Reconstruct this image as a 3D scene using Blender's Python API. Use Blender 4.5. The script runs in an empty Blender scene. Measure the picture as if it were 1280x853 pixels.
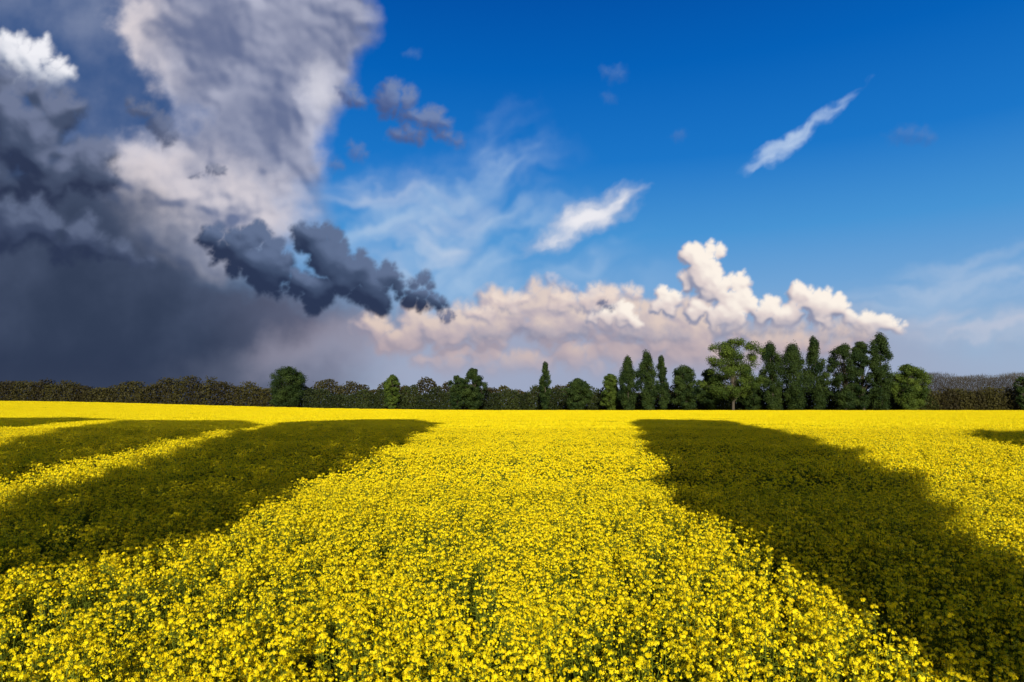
import bpy, math, random
import numpy as np
random.seed(3); rng=np.random.default_rng(7)
sc=bpy.context.scene
sc.view_settings.view_transform='Standard'; sc.view_settings.look='None'; sc.view_settings.exposure=0

# ------------------------------------------------------------ camera
F=853.33; HY=508.5; CAMZ=2.55; CROP=1.30
PITCH=math.atan((HY-426.5)/F)
cam=bpy.data.cameras.new("camera"); cam.lens=24; cam.sensor_width=36; cam.clip_end=20000; cam.clip_start=0.05
co=bpy.data.objects.new("camera",cam); sc.collection.objects.link(co)
co.location=(0,0,CAMZ); co.rotation_euler=(math.radians(90)+PITCH,0,0)
sc.camera=co

def ray(px,py):
    x=px-640; y=F; z=-(py-426.5)
    c,s=math.cos(PITCH),math.sin(PITCH)
    return x, y*c-z*s, y*s+z*c
def azel(px,py):
    x,y,z=ray(px,py)
    return math.degrees(math.atan2(x,y)), math.degrees(math.atan2(z,math.hypot(x,y)))
def gpt(px,py,zp=CROP):
    x,y,z=ray(px,py); t=(zp-CAMZ)/z
    return x*t,y*t

# ------------------------------------------------------------ sun
SUNEL=18.0
sl=bpy.data.lights.new("sun",'SUN'); sl.energy=5.0; sl.angle=math.radians(0.5); sl.color=(1,0.95,0.86)
so=bpy.data.objects.new("sun",sl); sc.collection.objects.link(so)
so.rotation_euler=(math.radians(90-SUNEL),0,0); so.location=(0,-30,40)
TAN=math.tan(math.radians(SUNEL))

def lin(c):
    return np.array([((v/255)/12.92 if v/255<=0.04045 else ((v/255+0.055)/1.055)**2.4) for v in c])
# ------------------------------------------------------------ world
w=bpy.data.worlds.new("World"); sc.world=w; w.use_nodes=True
nt=w.node_tree; bgn=nt.nodes['Background']
sky=nt.nodes.new('ShaderNodeTexSky'); sky.sky_type='NISHITA'; sky.sun_disc=False
sky.sun_elevation=math.radians(SUNEL); sky.sun_rotation=math.radians(180)
nt.links.new(sky.outputs[0],bgn.inputs[0]); bgn.inputs[1].default_value=0.055

# ------------------------------------------------------------ procedural cloud field, light and shade in its colours, on a glowing sky dome
STEP=.072
azd=np.arange(-46,46.01,STEP); eld=np.arange(-1.5,36.01,STEP)
AZ,EL=np.meshgrid(np.radians(azd),np.radians(eld))
dx=np.sin(AZ)*np.cos(EL); dy=np.cos(AZ)*np.cos(EL); dz=np.sin(EL)
cP,sP=math.cos(PITCH),math.sin(PITCH)
yc=dy*cP+dz*sP; zc_=-dy*sP+dz*cP
PX=640+F*dx/yc; PY=426.5-F*zc_/yc
NR,NC=PX.shape
def ix(px,py):
    a,e=azel(px,py); return (a-azd[0])/STEP,(e-eld[0])/STEP
def grad_noise(x,y,seed):
    r=np.random.default_rng(seed); ang=r.uniform(0,2*np.pi,(256,256)); gx=np.cos(ang);gy=np.sin(ang)
    xi=np.floor(x).astype(int);yi=np.floor(y).astype(int); xf=x-xi;yf=y-yi
    u=xf*xf*xf*(xf*(xf*6-15)+10); v=yf*yf*yf*(yf*(yf*6-15)+10)
    def d(i,j):
        a=(xi+i)&255;b=(yi+j)&255
        return gx[a,b]*(xf-i)+gy[a,b]*(yf-j)
    n0=d(0,0)*(1-u)+d(1,0)*u; n1=d(0,1)*(1-u)+d(1,1)*u
    return (n0*(1-v)+n1*v)*1.5
def fbm(x,y,size,octv=6,rough=.5,seed=0):
    out=np.zeros_like(x); a=1;t=0
    for o in range(octv):
        out+=a*grad_noise(x/size*2**o+o*17.3+100,y/size*2**o+o*9.1+100,seed*31+o); t+=a; a*=rough
    return out/t*1.6
def S(x,a,b):
    t=np.clip((x-a)/(b-a),0,1); return t*t*(3-2*t)
def blur(a,s):
    k=int(3*s)+1; g_=np.exp(-.5*(np.arange(-k,k+1)/s)**2); g_/=g_.sum()
    for ax in (0,1):
        P=np.pad(a,[(k,k) if i==ax else (0,0) for i in range(2)],mode='edge')
        n=a.shape[ax]+2*k; m=1<<(n+2*k).bit_length()
        if ax==0: a=np.fft.irfft(np.fft.rfft(P,m,0)*np.fft.rfft(g_,m)[:,None],m,0)[2*k:2*k+a.shape[0]]
        else: a=np.fft.irfft(np.fft.rfft(P,m,1)*np.fft.rfft(g_,m)[None],m,1)[:,2*k:2*k+a.shape[1]]
    return a
def ell(b,x,y):
    px,py,rx,ry=b[:4]; t=math.radians(b[4]) if len(b)>4 else 0
    X_=(x-px)*math.cos(t)-(y-py)*math.sin(t); Y_=(x-px)*math.sin(t)+(y-py)*math.cos(t)
    return (1-np.hypot(X_/rx,Y_/ry))*min(rx,ry)
def fieldp(bl,x,y,k=12):
    o=None
    for b in bl:
        f=ell(b,x,y)
        if o is None: o=f
        else:
            h=np.maximum(k-np.abs(o-f),0)/k; o=np.maximum(o,f)+h*h*k*.25
    return o
def mixc(a,b,t): return a*(1-t[...,None])+b*t[...,None]
n1=fbm(PX,PY,190,6,.5,1); n2=fbm(PX,PY,190,6,.5,2); n3=fbm(PX,PY,60,6,.5,3); n4=fbm(PX,PY,60,6,.5,4)
n5=fbm(PX,PY,22,5,.5,5); n6=fbm(PX,PY,22,5,.5,6)
WX=PX+n1*38+n3*14+n5*4; WY=PY+n2*30+n4*12+n6*4
VX=PX+n3*9+n5*4; VY=PY+n4*8+n6*4

eldeg=np.degrees(EL)
def base_sky(e):
    st=[(-2,(168,186,210)),(0,(168,186,210)),(5,(148,178,210)),(9.5,(112,164,214)),(14,(72,148,212)),(20,(28,118,200)),(27,(5,97,184)),(33,(2,80,166)),(45,(1,52,120)),(90,(1,40,95))]
    xs_=[a for a,_ in st]; cs_=np.array([lin(c) for _,c in st])
    return np.stack([np.interp(e,xs_,cs_[:,i]) for i in range(3)],-1)
C=base_sky(eldeg)
def streak(ang,size,stretch,seed,octv=6):
    t=math.radians(ang); u=WX*math.cos(t)-WY*math.sin(t); v=WX*math.sin(t)+WY*math.cos(t)
    return fbm(u/stretch,v,size,octv,.5,seed)
s1=blur(streak(20,40,3,11,5),1.5); s2=blur(streak(-8,30,4,12,5),1.5)
M=fieldp([(560,300,170,75),(620,340,150,45),(645,205,45,45,40)],WX,WY,40)
C=mixc(C,lin((176,202,230)),S(M,-45,50)*S(s1+n3*.3,-.7,1.1)*.78)
M=fieldp([(460,245,100,20,-6),(530,310,80,36,10)],WX,WY,30)
C=mixc(C,lin((200,212,230)),S(M,-22,24)*S(s2,-.8,.8)*.75)
s4=blur(streak(14,20,7,13),1)
M=fieldp([(1215,352,190,22,13),(1300,330,120,20,14)],VX,VY,20); C=mixc(C,lin((176,196,222)),S(M,-18,16)*S(s4,-.9,.8)*.62)
M=fieldp([(1240,402,90,10,7),(1190,414,60,12,0),(1300,395,60,14,5)],VX,VY,20); C=mixc(C,lin((196,200,216)),S(M,-12,10)*S(s4,-.9,.5)*.7)
# upper-left veil
M=fieldp([(40,20,150,190),(60,200,170,150),(130,90,90,120)],WX,WY,50)
C=mixc(C,mixc(np.broadcast_to(lin((62,88,134)),C.shape),lin((122,134,164)),S(n1+n3*.4,-.6,.9)),S(M,-50,40)*.95)
# anvil, soft light and shade mixed into its colour
ax_=PX+n1*30+n3*14+n5*5; ay_=PY+n2*26+n4*12+n6*5
AN=[(300,20,150,150),(330,150,82,80),(350,-60,170,70,20),(388,100,30,45,20),(368,175,38,45),(250,230,120,80),(320,272,72,34),(240,300,120,60)]
M=fieldp(AN,ax_,ay_,30)
an=fbm(ax_+PY*.35,ay_-PX*.1,120,6,.48,21); 
gy_,gx_=np.gradient(blur(an*40+n3*8,2.5)); lt=.5+.16*n4+.30*an-(gx_*.12+gy_*.20)
c=mixc(np.broadcast_to(lin((108,118,150)),C.shape),lin((190,192,210)),S(lt,.05,1.0))
W_=fieldp([(255,245,110,40,-8),(320,272,55,22),(205,215,50,35),(180,40,35,70)],WX,WY,25)
c=mixc(c,lin((226,216,218)),S(W_+n5*6,-28,34)*S(lt+n3*.15,.0,.75)*.85)
W_=fieldp([(398,108,16,26)],VX,VY,25); c=mixc(c,lin((228,226,234)),S(W_+n5*4,-16,12)*.75)
W_=fieldp([(300,170,80,50,-20),(355,60,40,60),(270,60,60,50)],WX,WY,25)
c=mixc(c,lin((100,110,142)),S(W_,-30,35)*.55)
C=mixc(C,c,S(M+n5*3,-14,20)*.96)
# storm mass with rain haze
M=fieldp([(40,440,340,140),(300,440,170,95),(20,300,190,80)],WX,WY,40)
xx=S(PX,230,520)
c=mixc(np.broadcast_to(lin((50,62,86)),C.shape),lin((72,84,110)),S(n1*.8+n3*.3,-.6,1.0))
c=mixc(c,lin((114,116,140)),xx); c=mixc(c,lin((42,53,78)),S(PY,400,490)*(1-xx)*.8)
C=mixc(C,c,S(M,-45,30))
M=fieldp([(440,425,70,30),(380,440,50,25)],WX,WY,20); C=mixc(C,lin((160,146,156)),S(M,-20,25)*.4)
# lilac haze behind the cumulus bank
M=fieldp([(800,455,380,55)],WX,WY); C=mixc(C,lin((160,166,190)),S(M,-35,30)*.9)

def puffs(blobs,seed,lev=3,den=1.0,kid=.5,up=.35):
    r=np.random.default_rng(seed); out=[]
    def rec(x,y,z,rad,l):
        out.append((x,y,z,rad))
        if l==0 or rad<1.6: return
        for _ in range(int(7*den)):
            a=r.uniform(0,2*np.pi); q_=r.uniform(.55,1.0); rr=rad*r.uniform(kid*.6,kid*1.15)
            ey=-math.sin(a)*q_*rad
            if ey>0 and r.random()<up: ey*=-1
            rec(x+math.cos(a)*q_*rad,y+ey,z+rad*math.sqrt(max(0,1-q_*q_))*.8,rr,l-1)
    for b in blobs:
        px,py,rx,ry=b[:4]; t=math.radians(b[4]) if len(b)>4 else 0
        n=max(3,int(rx/ry*4*den)+2); m=min(rx,ry)
        for _ in range(n):
            a=r.uniform(0,2*np.pi); q_=math.sqrt(r.random())*.72
            u=math.cos(a)*q_*rx; v=math.sin(a)*q_*ry
            rec(px+u*math.cos(t)+v*math.sin(t),py-u*math.sin(t)+v*math.cos(t),m*math.sqrt(1-q_*q_)*.7,m*r.uniform(.35,.6),lev-1)
    return out
def cumulus(C,blobs,seed,hi,mid,lo,L=(.30,.62,.72),lev=3,edge=3.,soft=3.,fade=None,alpha=1.,wa=1.,macro=.5,bias=0.,kid=.5,rough=1.,sm=1.6,th=(.10,.60,.50,.93),tint=None):
    P=puffs(blobs,seed,lev,1.,kid)
    sx=PX+n3*5*wa+n5*2.6*wa+fbm(PX,PY,8,3,.5,seed+50)*1.1*wa; sy=PY+n4*5*wa+n6*2.6*wa+fbm(PX,PY,8,3,.5,seed+51)*1.1*wa
    h=np.full(PX.shape,-60.); sd=np.full(PX.shape,-60.)
    for (x,y,z,rad) in P:
        i,j=ix(x,y); i1,j1=ix(x+1,y); sc_=max(.8,abs(i1-i)*1.1+.2); R=int((rad+18)*max(sc_,1.0))+2
        a0,a1=max(0,int(j)-R),min(NR,int(j)+R); b0,b1=max(0,int(i)-R),min(NC,int(i)+R)
        if a0>=a1 or b0>=b1: continue
        d=np.hypot(sx[a0:a1,b0:b1]-x,sy[a0:a1,b0:b1]-y)
        sd[a0:a1,b0:b1]=np.maximum(sd[a0:a1,b0:b1],rad-d)
        hz=z+np.sqrt(np.maximum(rad*rad-d*d,0))
        h[a0:a1,b0:b1]=np.where(d<rad,np.maximum(h[a0:a1,b0:b1],hz),h[a0:a1,b0:b1])
    hm=np.maximum(h,0)
    det=fbm(PX,PY,14,4,.55,seed+60)*rough
    hs=blur(hm,sm)+det*1.2+n5*1.0
    hb=blur(hm,9)
    L=np.array(L)/np.linalg.norm(L)
    def sh(a,g_):
        gy,gx=np.gradient(a); gx=gx*g_; gy=gy*g_
        return (-gx*L[0]-gy*L[1]+L[2])/np.sqrt(gx*gx+gy*gy+1)
    t=(1-macro)*sh(hs,.6)+macro*sh(hb,1.2)  # lit and shaded sides of the puffs, painted into the cloud colour
    ao=np.clip((blur(hm,5)-hs)*.025,-.12,.25)
    t=t-ao+bias+n4*.07
    t=blur(t,.9)
    c=mixc(np.broadcast_to(lin(lo),C.shape),lin(mid),S(t,th[0],th[1])); c=mixc(c,lin(hi),S(t,th[2],th[3]))
    if tint is not None: c=mixc(c,lin(tint[0]),tint[1])
    al=S(sd+(n5*1.3+det)*edge*.6,-soft,soft*.9)*alpha
    if fade is not None: al=al*fade
    return mixc(C,c,al)
fb=1-S(PY+n3*8,432,492)
low=S(PY+n3*10,390,450)*.55
C=cumulus(C,[(500,412,55,28),(560,405,50,34),(625,394,50,38),(690,398,50,40),(760,402,60,36),(840,408,70,36),(600,450,120,22),(760,448,120,22),(900,435,120,30),(1030,425,90,18)],101,
   (230,208,194),(194,178,182),(136,138,162),fade=fb,soft=8,alpha=.88,wa=1.0,macro=.5,sm=2.2,tint=((190,166,166),low))
C=cumulus(C,[(882,330,26,28),(888,316,15,16),(862,352,24,18),(905,362,36,26),(895,390,62,22),(828,378,24,17),(960,392,46,20),(1012,378,32,24),(1035,390,24,20),(1085,402,44,15),(1120,410,20,9),(775,394,50,16)],102,
   (253,243,232),(222,208,206),(142,146,170),fade=1-S(PY+n3*9,396,442),soft=3.2,wa=.6,macro=.5,bias=.0,sm=1.8,tint=((204,182,180),low))
C=cumulus(C,[(745,374,34,17),(700,376,22,13),(640,376,30,13),(600,390,30,12),(790,368,20,10)],114,
   (240,222,210),(206,190,192),(150,150,172),fade=1-S(PY+n3*9,385,430),soft=5,wa=.9,macro=.5,sm=2,alpha=.85)
C=cumulus(C,[(690,352,14,7,20),(712,360,18,6)],115,(190,196,216),(150,160,190),(120,134,170),soft=5,alpha=.7,wa=1.)
C=cumulus(C,[(930,412,60,8),(985,410,30,7),(700,415,50,8),(1060,418,60,7),(820,418,60,8),(610,418,40,7)],103,(176,170,182),(150,152,172),(120,127,154),soft=8,alpha=.65,wa=1.2,fade=1-S(PY,425,455))
# bright top-left cumulus
C=cumulus(C,[(40,80,42,26),(8,66,30,22),(62,98,34,18),(20,100,50,20)],104,(240,240,246),(196,201,214),(118,130,158),soft=6,wa=1.1,fade=1-S(PY+n3*14,86,130),sm=2.4,bias=-.02)
# dark foreground clouds
C=cumulus(C,[(30,165,95,50),(100,205,66,34),(20,215,110,40),(55,135,50,24),(0,120,40,30)],105,(112,122,150),(70,82,108),(44,54,80),soft=9,alpha=.96,wa=1.2,macro=.6,sm=3,rough=1.,th=(.15,.6,.55,.95))
C=cumulus(C,[(20,290,130,34,-4),(110,305,70,16,-8),(165,322,40,6,-8)],106,(96,108,136),(64,76,104),(44,55,82),soft=9,alpha=.93,wa=1.2,macro=.6,sm=3,rough=1.,th=(.15,.6,.55,.95))
C=cumulus(C,[(182,140,30,10,-30),(200,162,16,18),(210,172,12,10)],107,(108,118,146),(84,94,122),(74,84,112),soft=6,alpha=.85,wa=1.2,sm=2.5)
C=cumulus(C,[(272,216,22,7,-10),(246,219,12,3)],108,(126,132,154),(96,104,130),(80,90,116),soft=4,alpha=.85,wa=1.2)
C=cumulus(C,[(280,304,32,22,-10),(270,288,14,12),(320,316,46,30,0),(355,336,56,36,-10),(395,300,30,26),(418,314,30,26),(400,340,68,36,-12),(455,356,64,26,-12),(515,370,44,18,-8),(528,354,14,12),(548,380,26,11),(370,362,54,12),(300,328,44,20,-20)],109,
   (96,112,144),(64,79,108),(42,54,82),soft=4.5,alpha=.99,wa=.7,macro=.65,sm=2.6,rough=.9,L=(.2,.75,.6),th=(.15,.6,.55,.95))
C=cumulus(C,[(758,383,12,6,-35),(560,396,14,7)],110,(92,106,142),(78,92,128),(68,80,112),soft=3,alpha=.85)
C=cumulus(C,[(440,118,24,12),(495,125,30,20,-20),(528,150,36,16,-10),(560,172,26,6,-12),(510,168,26,12)],111,(116,134,174),(88,104,148),(72,88,134),soft=7,alpha=.92,wa=1.2,sm=3)
C=cumulus(C,[(446,188,18,8,-35),(418,205,12,5)],112,(110,130,172),(92,112,160),(80,100,150),soft=7,alpha=.6,wa=1.3,sm=3)
C=cumulus(C,[(768,94,15,8,-30),(1145,168,30,8,-3),(1120,174,14,5),(762,124,10,4),(516,70,9,4),(848,168,7,4)],113,(92,130,188),(66,112,178),(56,104,172),soft=8,alpha=.55,wa=1.6,sm=3)
# lens cloud and streak
t=math.radians(27); u=VX*math.cos(t)-VY*math.sin(t); v=VX*math.sin(t)+VY*math.cos(t)
sf=blur(fbm(u/3.2,v,14,5,.55,31),.8)
M=fieldp([(733,272,48,19,27),(772,247,26,9,27),(700,296,34,7,20)],VX,VY,10)
C=mixc(C,mixc(np.broadcast_to(lin((176,190,216)),C.shape),lin((240,238,242)),S(M+sf*5,-3,15)),S(M+sf*5,-9,10)*.95)
sf=blur(fbm(u/5,v,9,5,.55,32),.8)
M=fieldp([(962,194,22,6,30),(985,178,34,8,32),(1012,160,26,5,36),(1036,142,22,2.5,38)],VX,VY,6)
C=mixc(C,lin((190,210,236)),S(M+sf*5,-6,9)*.85)
# horizon haze
C=mixc(C,lin((154,168,196)),S(PY,440,512)*(.08+.92*S(PX,420,700))*.6)

# dome mesh: dense where the clouds are, coarse towards the rest of the sky
azs=np.concatenate([np.linspace(-112,-46.6,40),azd,np.linspace(46.6,112,40)])
els=np.concatenate([eld,np.linspace(36.6,89.5,40)])
AA,EE=np.meshgrid(azs,els)
ii=np.clip(((AA-azd[0])/STEP).round().astype(int),0,NC-1); jj=np.clip(((EE-eld[0])/STEP).round().astype(int),0,NR-1)
out=np.maximum(np.maximum(np.abs(AA)-46,0),np.maximum(EE-36,0))
Cb=base_sky(EE); kk=S(out,0,22)
CC=mixc(C[jj,ii],Cb,kk)
R=9000; a_=np.radians(AA); e_=np.radians(EE)
V=np.stack([R*np.sin(a_)*np.cos(e_),R*np.cos(a_)*np.cos(e_),R*np.sin(e_)],-1).reshape(-1,3)
nr,nc_=AA.shape; idx=np.arange(nr*nc_).reshape(nr,nc_)
Fq=np.stack([idx[:-1,:-1],idx[1:,:-1],idx[1:,1:],idx[:-1,1:]],-1).reshape(-1,4)
me=bpy.data.meshes.new("sky"); n=len(Fq)
me.vertices.add(len(V)); me.vertices.foreach_set('co',V.astype(np.float32).ravel())
me.loops.add(n*4); me.loops.foreach_set('vertex_index',Fq.astype(np.int32).ravel())
me.polygons.add(n); me.polygons.foreach_set('loop_start',np.arange(0,n*4,4,dtype=np.int32)); 
at=me.attributes.new('sky_radiance','FLOAT_VECTOR','POINT'); at.data.foreach_set('vector',np.clip(CC,0,None).reshape(-1).astype(np.float32))
me.update(calc_edges=True)
sko=bpy.data.objects.new("sky",me); sc.collection.objects.link(sko)
ms=bpy.data.materials.new("sky_glow"); ms.use_nodes=True; t_=ms.node_tree; t_.nodes.clear()
an=t_.nodes.new('ShaderNodeAttribute'); an.attribute_name='sky_radiance'
em=t_.nodes.new('ShaderNodeEmission'); oo=t_.nodes.new('ShaderNodeOutputMaterial')
t_.links.new(an.outputs['Vector'],em.inputs[0]); em.inputs[1].default_value=1.0; t_.links.new(em.outputs[0],oo.inputs[0])
try: ms.cycles.emission_sampling='NONE'
except Exception as ex: print(ex)
me.materials.append(ms)

# ------------------------------------------------------------ node DSL + materials
class G:
    def __init__(s,nt): s.nt=nt
    def node(s,t,**k):
        n=s.nt.nodes.new(t)
        for a,b in k.items(): setattr(n,a,b)
        return n
    def put(s,sock,v):
        if isinstance(v,bpy.types.NodeSocket): s.nt.links.new(v,sock)
        else: sock.default_value=v
    def m(s,op,a,b=None,c=None,clamp=False):
        n=s.node('ShaderNodeMath',operation=op,use_clamp=clamp)
        for i,v in enumerate((a,b,c)):
            if v is not None: s.put(n.inputs[i],v)
        return n.outputs[0]
    def noise(s,p,scale,det=4,rough=.5):
        n=s.node('ShaderNodeTexNoise'); s.put(n.inputs['Vector'],p)
        n.inputs['Scale'].default_value=scale; n.inputs['Detail'].default_value=det
        n.inputs['Roughness'].default_value=rough; return n.outputs[0]
    def mix(s,a,b,f):
        n=s.node('ShaderNodeMix',data_type='RGBA')
        s.put(n.inputs[0],f); s.put(n.inputs[6],a); s.put(n.inputs[7],b); return n.outputs[2]
def leafmat(name,c1,c2,trans=.3,nscale=None,rough=.6):
    m=bpy.data.materials.new(name); m.use_nodes=True; t=m.node_tree; t.nodes.clear(); q=G(t)
    at=q.node('ShaderNodeAttribute',attribute_name='tint')
    f=at.outputs['Fac']
    if nscale:
        oi=q.node('ShaderNodeObjectInfo'); f=q.m('ADD',f,q.m('MULTIPLY_ADD',oi.outputs['Random'],nscale,-nscale/2),clamp=True)
    c=q.mix((*c1,1),(*c2,1),f)
    d=q.node('ShaderNodeBsdfPrincipled'); q.put(d.inputs['Base Color'],c); d.inputs['Roughness'].default_value=rough
    d.inputs['Specular IOR Level'].default_value=.15
    tr=q.node('ShaderNodeBsdfTranslucent'); q.put(tr.inputs[0],c)
    ms=q.node('ShaderNodeMixShader'); ms.inputs[0].default_value=trans
    t.links.new(d.outputs[0],ms.inputs[1]); t.links.new(tr.outputs[0],ms.inputs[2])
    o=q.node('ShaderNodeOutputMaterial'); t.links.new(ms.outputs[0],o.inputs[0]); return m
M_PETAL=leafmat("rape_petal",(.93,.66,.002),(.98,.84,.006),.16,.2)
M_STEM=leafmat("rape_stem",(.09,.12,.008),(.21,.25,.018),.25)
M_LEAF=leafmat("tree_leaf",(.035,.065,.010),(.13,.18,.025),.25)
M_LEAFD=leafmat("poplar_leaf",(.014,.032,.008),(.055,.085,.016),.2)
M_HEDGE=leafmat("hedge_leaf",(.028,.022,.008),(.062,.056,.012),.15)
M_HEDGE2=leafmat("hedge_leaf_green",(.014,.022,.006),(.045,.060,.012),.15)
M_BARK=leafmat("bark",(.06,.05,.035),(.12,.10,.07),0)
M_TWIG=leafmat("bare_twigs",(.028,.023,.017),(.055,.046,.030),0)

# ------------------------------------------------------------ mesh helpers
class MB:
    def __init__(s): s.v=[];s.f=[];s.t=[];s.m=[];s.n=0
    def quads(s,V,tint,mat):
        n=len(V)
        if n==0: return
        s.v.append(V.reshape(-1,3)); s.f.append(np.arange(n*4).reshape(n,4)+s.n); s.n+=n*4
        s.t.append(np.broadcast_to(tint,(n,)).astype(float)); s.m.append(np.full(n,mat))
    def tube(s,pts,rad,sides,tint,mat):
        pts=np.array(pts,float); k=len(pts); a=np.linspace(0,2*np.pi,sides,endpoint=False)
        rings=[]
        for i in range(k):
            d=pts[min(i+1,k-1)]-pts[max(i-1,0)]; d/=np.linalg.norm(d)+1e-9
            u=np.cross(d,(0.3,1,0.1)); u/=np.linalg.norm(u)+1e-9; w_=np.cross(d,u)
            rings.append(pts[i]+rad[i]*(np.cos(a)[:,None]*u+np.sin(a)[:,None]*w_))
        R=np.array(rings)
        A=R[:-1]; B=R[1:]
        V=np.stack([A,np.roll(A,-1,1),np.roll(B,-1,1),B],2).reshape(-1,4,3)
        s.quads(V,tint,mat)
    def obj(s,name,mats,link=True):
        V=np.concatenate(s.v);Fc=np.concatenate(s.f);T=np.concatenate(s.t);Mi=np.concatenate(s.m)
        me=bpy.data.meshes.new(name); n=len(Fc)
        me.vertices.add(len(V)); me.vertices.foreach_set('co',V.astype(np.float32).ravel())
        me.loops.add(n*4); me.loops.foreach_set('vertex_index',Fc.astype(np.int32).ravel())
        me.polygons.add(n); me.polygons.foreach_set('loop_start',np.arange(0,n*4,4,dtype=np.int32))
        me.polygons.foreach_set('material_index',Mi.astype(np.int32))
        for m in mats: me.materials.append(m)
        at=me.attributes.new('tint','FLOAT','FACE'); at.data.foreach_set('value',T.astype(np.float32))
        me.update(calc_edges=True)
        o=bpy.data.objects.new(name,me)
        if link: sc.collection.objects.link(o)
        return o
def leafquads(C,N,size,aspect=1.0):
    n=len(C); N=N/(np.linalg.norm(N,axis=1,keepdims=True)+1e-9)
    r=rng.normal(size=(n,3)); u=np.cross(N,r); u/=np.linalg.norm(u,axis=1,keepdims=True)+1e-9
    w_=np.cross(N,u); s=np.broadcast_to(size,(n,))[:,None]*.5
    u=u*s; w_=w_*s*aspect
    return np.stack([C-u*1.0,C-w_*.8,C+u,C+w_*.8],1)

# ------------------------------------------------------------ terrain
def sst(x,a,b):
    t=np.clip((x-a)/(b-a),0,1); return t*t*(3-2*t)
def H(x,y):
    return 4.0*sst(-np.asarray(x,float),-10,260)*sst(np.asarray(y,float),70,320)
def yedge(x): return 245+75*sst(-np.asarray(x,float),0,250)
xs=np.concatenate([np.linspace(-9000,-450,12),np.linspace(-400,400,61),np.linspace(450,9000,12)])
ys=np.concatenate([np.linspace(-3000,-60,8),np.linspace(-40,420,70),np.linspace(480,9000,14)])
XX,YY=np.meshgrid(xs,ys); ZZ=H(XX,YY)
gv=np.stack([XX,YY,ZZ],-1)
V=np.stack([gv[:-1,:-1],gv[:-1,1:],gv[1:,1:],gv[1:,:-1]],2).reshape(-1,4,3)
mg=bpy.data.materials.new("ground"); mg.use_nodes=True; q=G(mg.node_tree); b=mg.node_tree.nodes['Principled BSDF']
tcg=q.node('ShaderNodeNewGeometry').outputs['Position']
q.put(b.inputs['Base Color'],q.mix(q.mix((.03,.028,.012,1),(.05,.075,.02,1),q.noise(tcg,3,8,.7)),(.06,.075,.02,1),q.noise(tcg,.05,5,.6))); b.inputs['Roughness'].default_value=.9
B=MB(); B.quads(V,.5,0); gr=B.obj("ground",[mg])

# ------------------------------------------------------------ rapeseed prototypes
def petals(B,c,R,nf,fs,detail):
    th=rng.uniform(0,2*np.pi,nf); ph=np.arccos(rng.uniform(-.25,1,nf))
    d=np.stack([np.sin(ph)*np.cos(th),np.sin(ph)*np.sin(th),np.cos(ph)],1)
    C=c+d*R*np.array([1,1,.8])*rng.uniform(.65,1.05,(nf,1))
    N=d+rng.normal(size=(nf,3))*.35+np.array([0,0,.15]); N/=np.linalg.norm(N,axis=1,keepdims=True)
    t=rng.uniform(.1,1,nf)
    if detail==0:
        r=rng.normal(size=(nf,3)); u=np.cross(N,r); u/=np.linalg.norm(u,axis=1,keepdims=True); v=np.cross(N,u)
        for k in range(4):
            a=k*np.pi/2; e1=u*math.cos(a)+v*math.sin(a); e2=-u*math.sin(a)+v*math.cos(a)
            V=np.stack([C,C+e1*fs*.65-e2*fs*.42+N*fs*.12,C+e1*fs*1.05+N*fs*.02,C+e1*fs*.65+e2*fs*.42+N*fs*.12],1)
            B.quads(V,t,0)
    else:
        B.quads(leafquads(C,N,fs*2.1,1.1),t,0)
def plant(detail,wide=.19):
    B=MB(); nb=rng.integers(9,13)
    base=np.array([0,0,0.]); 
    for i in range(nb):
        a=rng.uniform(0,6.28); r=wide*rng.uniform(.25,1) if i else 0
        top=np.array([r*math.cos(a),r*math.sin(a),1.25-rng.uniform(0,.17)*(i>0)])
        mid=np.array([top[0]*.5,top[1]*.5,.75]); s0=np.array([0,0,.45+.1*rng.random()])
        if i==0: s0=base
        if detail==0: B.tube([s0,mid,top],[.0038,.003,.0015],3,rng.uniform(.1,.8),1)
        else: B.quads(np.array([[mid-[.004,0,0],mid+[.004,0,0],top+[.003,0,0],top-[.003,0,0]]]),.5,1)
        R=rng.uniform(.013,.024)
        if detail==0:
            petals(B,top,R,int(rng.integers(9,15)),.0090,0)
            k=6; hh=rng.uniform(.02,.09,k); aa=rng.uniform(0,6.28,k)
            C=top-np.array([0,0,1])*hh[:,None]+np.stack([np.cos(aa),np.sin(aa),np.zeros(k)],1)*.024
            B.quads(leafquads(C,rng.normal(size=(k,3))+np.array([0,0,.4]),.017,1.),rng.uniform(.2,1,k),0)
            C=top+np.array([0,0,R*.9])+rng.normal(size=(4,3))*.004; B.quads(leafquads(C,rng.normal(size=(4,3)),.008,.7),.95,1)
            k=5; hh=rng.uniform(.05,.14,k); aa=rng.uniform(0,6.28,k)
            C=top-np.array([0,0,1])*hh[:,None]; dd=np.stack([np.cos(aa),np.sin(aa),np.full(k,.5)],1)
            E=C+dd*.035; wv=np.array([0,0,.0016])
            B.quads(np.stack([C-wv,C+wv,E+wv,E-wv],1),.8,1)
        else:
            petals(B,top,R*1.2,8,.0132,1)
    nl=14 if detail==0 else 6
    aa=rng.uniform(0,6.28,nl); zz=rng.uniform(.35,1.0,nl); rr=rng.uniform(.03,.18,nl)
    C=np.stack([rr*np.cos(aa),rr*np.sin(aa),zz],1)
    N=np.stack([np.cos(aa),np.sin(aa),np.full(nl,.8)],1)+rng.normal(size=(nl,3))*.4
    B.quads(leafquads(C,N,rng.uniform(.07,.15,nl)*(1 if detail==0 else 1.3),.45),rng.uniform(0,.6,nl),1)
    return B
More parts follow.
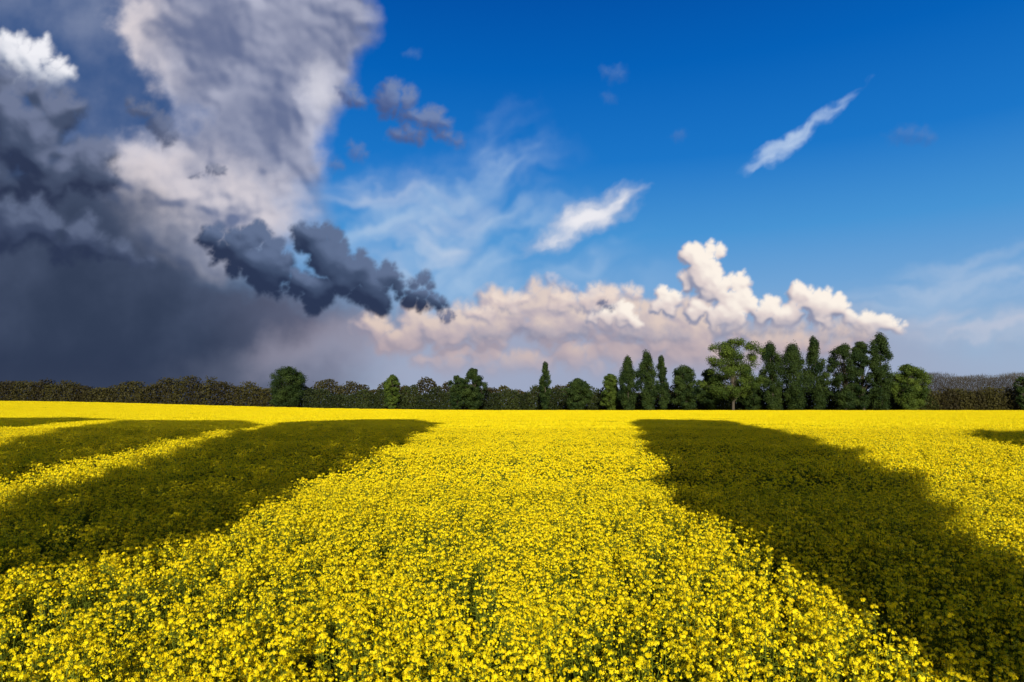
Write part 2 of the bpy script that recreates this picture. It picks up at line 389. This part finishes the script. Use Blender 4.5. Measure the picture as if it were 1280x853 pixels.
def tile(size,nc,qs,hvar):
    B=MB(); xy=rng.uniform(-size/2,size/2,(nc,2)); z=1.25-np.abs(rng.normal(size=nc))*hvar
    for k in range(4):
        C=np.column_stack([xy,z])+rng.normal(size=(nc,3))*np.array([.03,.03,.02])
        B.quads(leafquads(C,rng.normal(size=(nc,3))+np.array([0,0,.35]),qs*rng.uniform(.6,1.3,nc),1.),rng.uniform(0,1,nc),0)
    m=nc//2; C=np.column_stack([rng.uniform(-size/2,size/2,(m,2)),rng.uniform(.75,1.1,m)])
    B.quads(leafquads(C,rng.normal(size=(m,3)),.2,.6),rng.uniform(0,.7,m),1)
    return B
def coll(name,builders):
    c=bpy.data.collections.new(name)
    for i,b_ in enumerate(builders): c.objects.link(b_.obj(f"{name}_{i}",[M_PETAL,M_STEM],link=False))
    return c
C0=coll("rape_plant",[plant(0) for _ in range(12)])
C1=coll("rape_plant_simple",[plant(1) for _ in range(8)])
C2=coll("rape_patch",[tile(3.0,560,.050,.07) for _ in range(6)])

def scatter(name,xy,z,rotz,tilt,scl,idx,collc,parent):
    n=len(xy); me=bpy.data.meshes.new(name); me.vertices.add(n)
    me.vertices.foreach_set('co',np.column_stack([xy,z]).astype(np.float32).ravel())
    rot=np.column_stack([tilt,rotz]).astype(np.float32)
    a=me.attributes.new('rot','FLOAT_VECTOR','POINT'); a.data.foreach_set('vector',rot.ravel())
    a=me.attributes.new('scl','FLOAT','POINT'); a.data.foreach_set('value',scl.astype(np.float32))
    a=me.attributes.new('idx','INT','POINT'); a.data.foreach_set('value',idx.astype(np.int32))
    o=bpy.data.objects.new(name,me); sc.collection.objects.link(o); o.parent=parent
    ng=bpy.data.node_groups.new(name,'GeometryNodeTree')
    ng.interface.new_socket('Geometry',in_out='INPUT',socket_type='NodeSocketGeometry')
    ng.interface.new_socket('Geometry',in_out='OUTPUT',socket_type='NodeSocketGeometry')
    N=ng.nodes; gi=N.new('NodeGroupInput'); go=N.new('NodeGroupOutput')
    ip=N.new('GeometryNodeInstanceOnPoints'); ci=N.new('GeometryNodeCollectionInfo')
    ci.inputs['Collection'].default_value=collc; ci.inputs['Separate Children'].default_value=True; ci.inputs['Reset Children'].default_value=True
    def na(nm,t):
        x=N.new('GeometryNodeInputNamedAttribute'); x.data_type=t; x.inputs['Name'].default_value=nm
        return [s for s in x.outputs if s.enabled and s.name=='Attribute'][0]
    L=ng.links
    L.new(gi.outputs[0],ip.inputs['Points']); L.new(ci.outputs[0],ip.inputs['Instance'])
    ip.inputs['Pick Instance'].default_value=True
    L.new(na('idx','INT'),ip.inputs['Instance Index']); L.new(na('rot','FLOAT_VECTOR'),ip.inputs['Rotation'])
    L.new(na('scl','FLOAT'),ip.inputs['Scale']); L.new(ip.outputs[0],go.inputs[0])
    md=o.modifiers.new("scatter",'NODES'); md.node_group=ng
    return o
field=bpy.data.objects.new("rapeseed_field",None); sc.collection.objects.link(field)
def lf(x,y):
    return .05*np.sin(x*.9+np.sin(y*.6)*1.5)+.05*np.sin(y*.7+x*.35+1.3)+.03*np.sin(x*2.3-y*1.7)
def band(y0,y1,dens,mx,mb):
    A=(y1-y0)*(2*(mx*y1+mb)); n=int(A*dens); y=rng.uniform(y0,y1,n); x=rng.uniform(-1,1,n)*(mx*y1+mb)
    k=np.abs(x)<mx*y+mb; return np.column_stack([x[k],y[k]])
def mk(name,xy,c,nv,hs=.04):
    n=len(xy); z=H(xy[:,0],xy[:,1]); h=1+lf(xy[:,0],xy[:,1])*.55+rng.normal(size=n)*hs
    scatter(name,xy,z,rng.uniform(0,6.28,n),rng.normal(size=(n,2))*.07,h,rng.integers(0,nv,n),c,field)
mk("near_plants",band(.6,12,33,.85,2.0),C0,12)
mk("mid_plants",band(12,42,22,.80,3),C1,8)
gx=np.arange(-330,331,2.8); gy=np.arange(42,325,2.8); TX,TY=np.meshgrid(gx,gy); TX=TX.ravel();TY=TY.ravel()
k=(np.abs(TX)<.82*TY+6)&(TY<yedge(TX)); xy=np.column_stack([TX[k],TY[k]])
n=len(xy)
scatter("far_patches",xy,H(xy[:,0],xy[:,1])+lf(xy[:,0]*.4,xy[:,1]*.4)*.6,rng.integers(0,4,n)*math.pi/2+rng.normal(size=n)*.1,np.zeros((n,2)),1+rng.normal(size=n)*.02,rng.integers(0,6,n),C2,field)

# ------------------------------------------------------------ distant trees
def wx(px,d): return (px-640)/F*d
def topz(py,d): return CAMZ+(HY-py)/F*d
def tree(name,px,ytop,wpx,d,style,dark=False,dens=1.0,trunkfrac=.22):
    x=wx(px,d); z0=float(H(x,d)); h=topz(ytop,d)-z0; W=wpx/F*d/2
    B=MB(); mats=[M_LEAFD if dark else M_LEAF,M_BARK]
    if style=='broad' and dark: trunkfrac=.1
    c0={'poplar':.04,'round':.10,'oval':.06,'broad':trunkfrac}[style]*h
    lean=rng.normal()*.025*h
    pts=[(0,0,-.3),(lean*.3,0,h*.3),(lean*.7,0,h*.65),(lean,0,h*.93)]
    r0=h*.014+.06
    B.tube(pts,[r0*1.2,r0,r0*.55,.04],7,.4,1)
    nc={'poplar':90,'round':110,'oval':90,'broad':110}[style]
    cs=[];rs=[]
    p1,p2,p3=rng.uniform(0,6.28,3)
    for i in range(nc):
        t=((i+rng.random())/nc)
        if style=='poplar': prof=(min(1,.5+t/.3*.5))*(1-max(0,(t-.6)/.4)**2.4)*(.86+.14*math.sin(9*t+p1))+.04
        elif style=='oval': prof=(min(1,.55+t/.35*.45))*math.sqrt(max(0,1-max(0,(t-.5)/.5)**2.8))*(.88+.15*math.sin(7*t+p1))+.04
        elif style=='round': prof=math.sqrt(max(0,1-abs(2*t-1)**2.8))*(.92+.12*math.sin(8*t+p1))+.05
        else: prof=(math.sqrt(max(0,1-abs(2*t-.98)**3)) if abs(2*t-.98)<1 else .2)*(.86+.22*math.sin(7*t+p2))+.05
        a=rng.uniform(0,6.28); rr=W*prof*(rng.uniform(.15,1)**.5)*(1+.15*math.sin(2*a+p3+3*t))
        cr_=W*{'poplar':.34,'round':.25,'oval':.32,'broad':.20}[style]*rng.uniform(.6,1.25)
        zc=c0+(h-c0-cr_*.5)*t
        f=max(0,rr-cr_*.6)
        cs.append((f*math.cos(a)+lean*t,f*math.sin(a),zc)); rs.append(cr_)
        if style in('round','broad') and i%3==0:
            B.tube([(lean*.3,0,max(h*.15,zc*.55)),(f*math.cos(a)*.5,f*math.sin(a)*.5,zc*.85),(f*math.cos(a),f*math.sin(a),zc)],[r0*.4,r0*.22,.04],4,.4,1)
    for c,r in zip(cs,rs):
        n=int(max(40,260*dens*min(1.6,r*r/1.2)))
        dv=rng.normal(size=(n,3)); dv/=np.linalg.norm(dv,axis=1,keepdims=True)
        C=np.array(c)+dv*r*(rng.uniform(.25,1.15,(n,1)))*np.array([1,1,1.35 if style in('poplar','oval') else .8])
        B.quads(leafquads(C,dv+rng.normal(size=(n,3))*.5,rng.uniform(.25,.55,n),.8),np.clip(rng.normal(.45,.25)+rng.normal(size=n)*.15,0,1),0)
    o=B.obj(name,mats); o.location=(x,d,z0); return o
T=[("poplar_tree",785,447,26,252,'poplar',1),("poplar_tree",809,441,28,250,'oval',1),("poplar_tree",829,446,18,256,'poplar',1),
("poplar_tree",681,454,17,262,'poplar',1),("deciduous_tree",858,458,42,254,'round',1),("deciduous_tree",915,424,80,247,'broad',0),
("poplar_tree",966,430,32,254,'oval',1),("poplar_tree",993,432,40,252,'oval',1),("poplar_tree",1023,423,30,252,'oval',1),
("deciduous_tree",1055,431,60,250,'broad',1),("deciduous_tree",1078,427,50,253,'broad',1),("poplar_tree",1101,419,34,249,'oval',1),("deciduous_tree",1136,456,48,248,'round',0),
("deciduous_tree",358,459,52,300,'round',1),("deciduous_tree",592,461,36,270,'round',1),("deciduous_tree",571,470,24,268,'round',1),
("deciduous_tree",490,469,24,280,'round',0),("deciduous_tree",720,474,36,258,'round',1),("deciduous_tree",762,468,30,262,'round',0),
("deciduous_tree",1278,471,20,250,'round',1),("deciduous_tree",888,462,34,262,'round',1),("deciduous_tree",940,470,36,262,'round',1)]
for (nm,px,yt,wp_,d,s_,dk_) in T: tree(nm,px,yt,wp_,d,s_,bool(dk_))

def hedge(name,prof,dist,n,mat,size,depth=8,aspect=.8,tb=(.0,1.),jag=1.0,up=False,seed=0):
    px=rng.uniform(prof[0][0],prof[-1][0],n); xp=[a for a,_ in prof]; yp=[b_ for _,b_ in prof]
    top=np.interp(px,xp,yp)
    r=np.random.default_rng(seed+5); cen=[];x_=prof[0][0]
    while x_<prof[-1][0]: wd=r.uniform(7,26); cen.append((x_+wd/2,wd*.75,r.uniform(.62,1.08),r.uniform(0,1))); x_+=wd*.7
    lump=np.full(n,.45); ct=np.full(n,.5)
    for (cx,cw,hh_,tt) in cen:
        q_=np.abs(px-cx)/cw; l=np.where(q_<1,hh_*np.sqrt(np.maximum(0,1-q_**2.5)),0); k=l>lump; lump=np.where(k,l,lump); ct=np.where(k,tt,ct)
    d=np.interp(px,[-200,1500],dist)
    dd=d+rng.uniform(0,depth,n)
    x=(px-640)/F*d; z0=H(x,dd)
    hh=(CAMZ+(HY-top)/F*d-z0)*(1-jag+jag*lump); hh=np.maximum(hh,1.5)
    t=rng.uniform(0,1,n)
    C=np.column_stack([x,dd-(1-t)*2,z0+t*hh])
    C+=rng.normal(size=(n,3))*.25
    N=rng.normal(size=(n,3))*.7+np.array([0,-.5,.5])
    ti=np.clip(ct*.8+.1+.15*np.sin(C[:,2]*2+px*.5)+rng.normal(size=n)*.12,0,1)*(tb[1]-tb[0])+tb[0]
    B=MB()
    if up:
        s=rng.uniform(.5,1.8,n)[:,None]; u=np.array([[.05,0,0]]); dv=np.column_stack([rng.normal(size=n)*.3,rng.normal(size=n)*.2,np.ones(n)])*s
        B.quads(np.stack([C-u,C+u,C+u*.4+dv,C-u*.4+dv],1),ti,0)
    else: B.quads(leafquads(C,N,size*rng.uniform(.6,1.3,n),aspect),ti,0)
    return B.obj(name,[mat])
hedge("distant_treeline",[(-160,464),(0,469),(60,476),(130,481),(200,474),(255,471),(320,480),(380,481),(410,472),(450,477),(520,473),(560,476),(640,480),(700,482),(760,482),(840,480),(950,482),(1150,486),(1250,489),(1450,486)],(340,255),170000,M_HEDGE,.85,10,jag=.8)
hedge("hedgerow",[(380,488),(520,482),(640,484),(760,484),(880,478),(960,474),(1060,474),(1150,484),(1170,498)],(310,246),70000,M_HEDGE2,.65,4,seed=3)
hedge("hedgerow",[(1140,488),(1200,486),(1300,486),(1450,484)],(310,246),18000,M_HEDGE,.7,4,seed=4)
hedge("bare_woodland",[(1120,470),(1170,466),(1215,468),(1260,467),(1460,464)],(420,420),110000,M_TWIG,.5,25,up=True,jag=.35,seed=9)

# ------------------------------------------------------------ trees behind the photographer (cast the long shadows)
def shadow_tree(name,rows,yt,tx,nleaf,lsz=.34):
    gd=[];gl=[];gr_=[]
    for yy,xl,xr in sorted(rows):
        a,d=gpt(xl,yy); b_,_=gpt(xr,yy); gd.append(d); gl.append(a); gr_.append(b_)
    o=np.argsort(gd); gd=np.array(gd)[o]; gl=np.array(gl)[o]; gr_=np.array(gr_)[o]
    z=1.3+(gd-yt)*TAN
    n=nleaf; zz=rng.uniform(z[0],z[-1],n*3); wl=np.interp(zz,z,gl); wr=np.interp(zz,z,gr_)
    k=rng.random(n*3)<(wr-wl)/ (wr-wl).max(); zz=zz[k];wl=wl[k];wr=wr[k]
    u=rng.uniform(0,1,len(zz)); edge=np.sin(zz*2.1+tx)*.25+np.sin(zz*5.3+tx*2)*.2
    X_=wl+(wr-wl)*u+ (u-.5)*edge*1.5
    dj=rng.uniform(-1.5,1.5,len(zz))
    Z_=zz-dj*TAN
    C=np.column_stack([X_,yt+dj,Z_])
    B=MB(); B.quads(leafquads(C,rng.normal(size=C.shape)+np.array([0,-.6,.2]),rng.uniform(.6,1.3,len(C))*lsz,.8),rng.uniform(0,1,len(C)),0)
    zt=z[-1]
    zs=np.linspace(z[0],zt*.95,6); xc=np.interp(zs,z,(gl+gr_)/2)
    pts=[(tx,yt,-.3),(tx,yt,z[0]*.6)]+[(a,yt,b_) for a,b_ in zip(xc,zs)]
    B.tube(pts,np.linspace(.38,.05,len(pts)),9,.4,1)
    for i in range(14):
        zc=rng.uniform(z[0],zt*.9); xm=np.interp(zc,z,(gl+gr_)/2); xe=np.interp(zc+1.5,z,gl if i%2 else gr_)
        B.tube([(xm,yt,zc),((xm+xe)/2,yt+rng.normal()*.4,zc+.9),(xm+(xe-xm)*.85,yt+rng.normal()*.7,zc+1.6)],[.12,.07,.03],5,.4,1)
    return B.obj(name,[M_LEAFD,M_BARK])
shadow_tree("roadside_tree",[(524,430,520),(528,350,552),(540,290,528),(560,215,478),(580,150,430),(600,80,385),(620,0,330),(650,-80,262),(680,-180,165),(705,-300,40),(716,-360,-40)],-8,-6,15000)
shadow_tree("roadside_tree",[(525,160,300),(530,110,330),(540,50,262),(555,-20,190),(572,-90,100),(588,-150,20),(600,-230,-60)],-10,-16,9000)
shadow_tree("roadside_tree",[(521.5,-120,90),(524,-160,150),(528,-260,60),(540,-500,-60)],-12,-42,9000,lsz=.5)
shadow_tree("roadside_tree",[(523.5,800,870),(528,788,925),(535,800,965),(550,803,1035),(575,828,1100),(600,845,1145),(625,862,1190),(650,880,1232),(680,945,1285),(720,1025,1345),(770,1115,1430),(810,1180,1500),(850,1240,1580)],-8,4.5,16000)
shadow_tree("roadside_tree",[(537,1205,1275),(540,1210,1310),(546,1225,1350),(553,1275,1420),(560,1330,1480)],-10,22,2600)
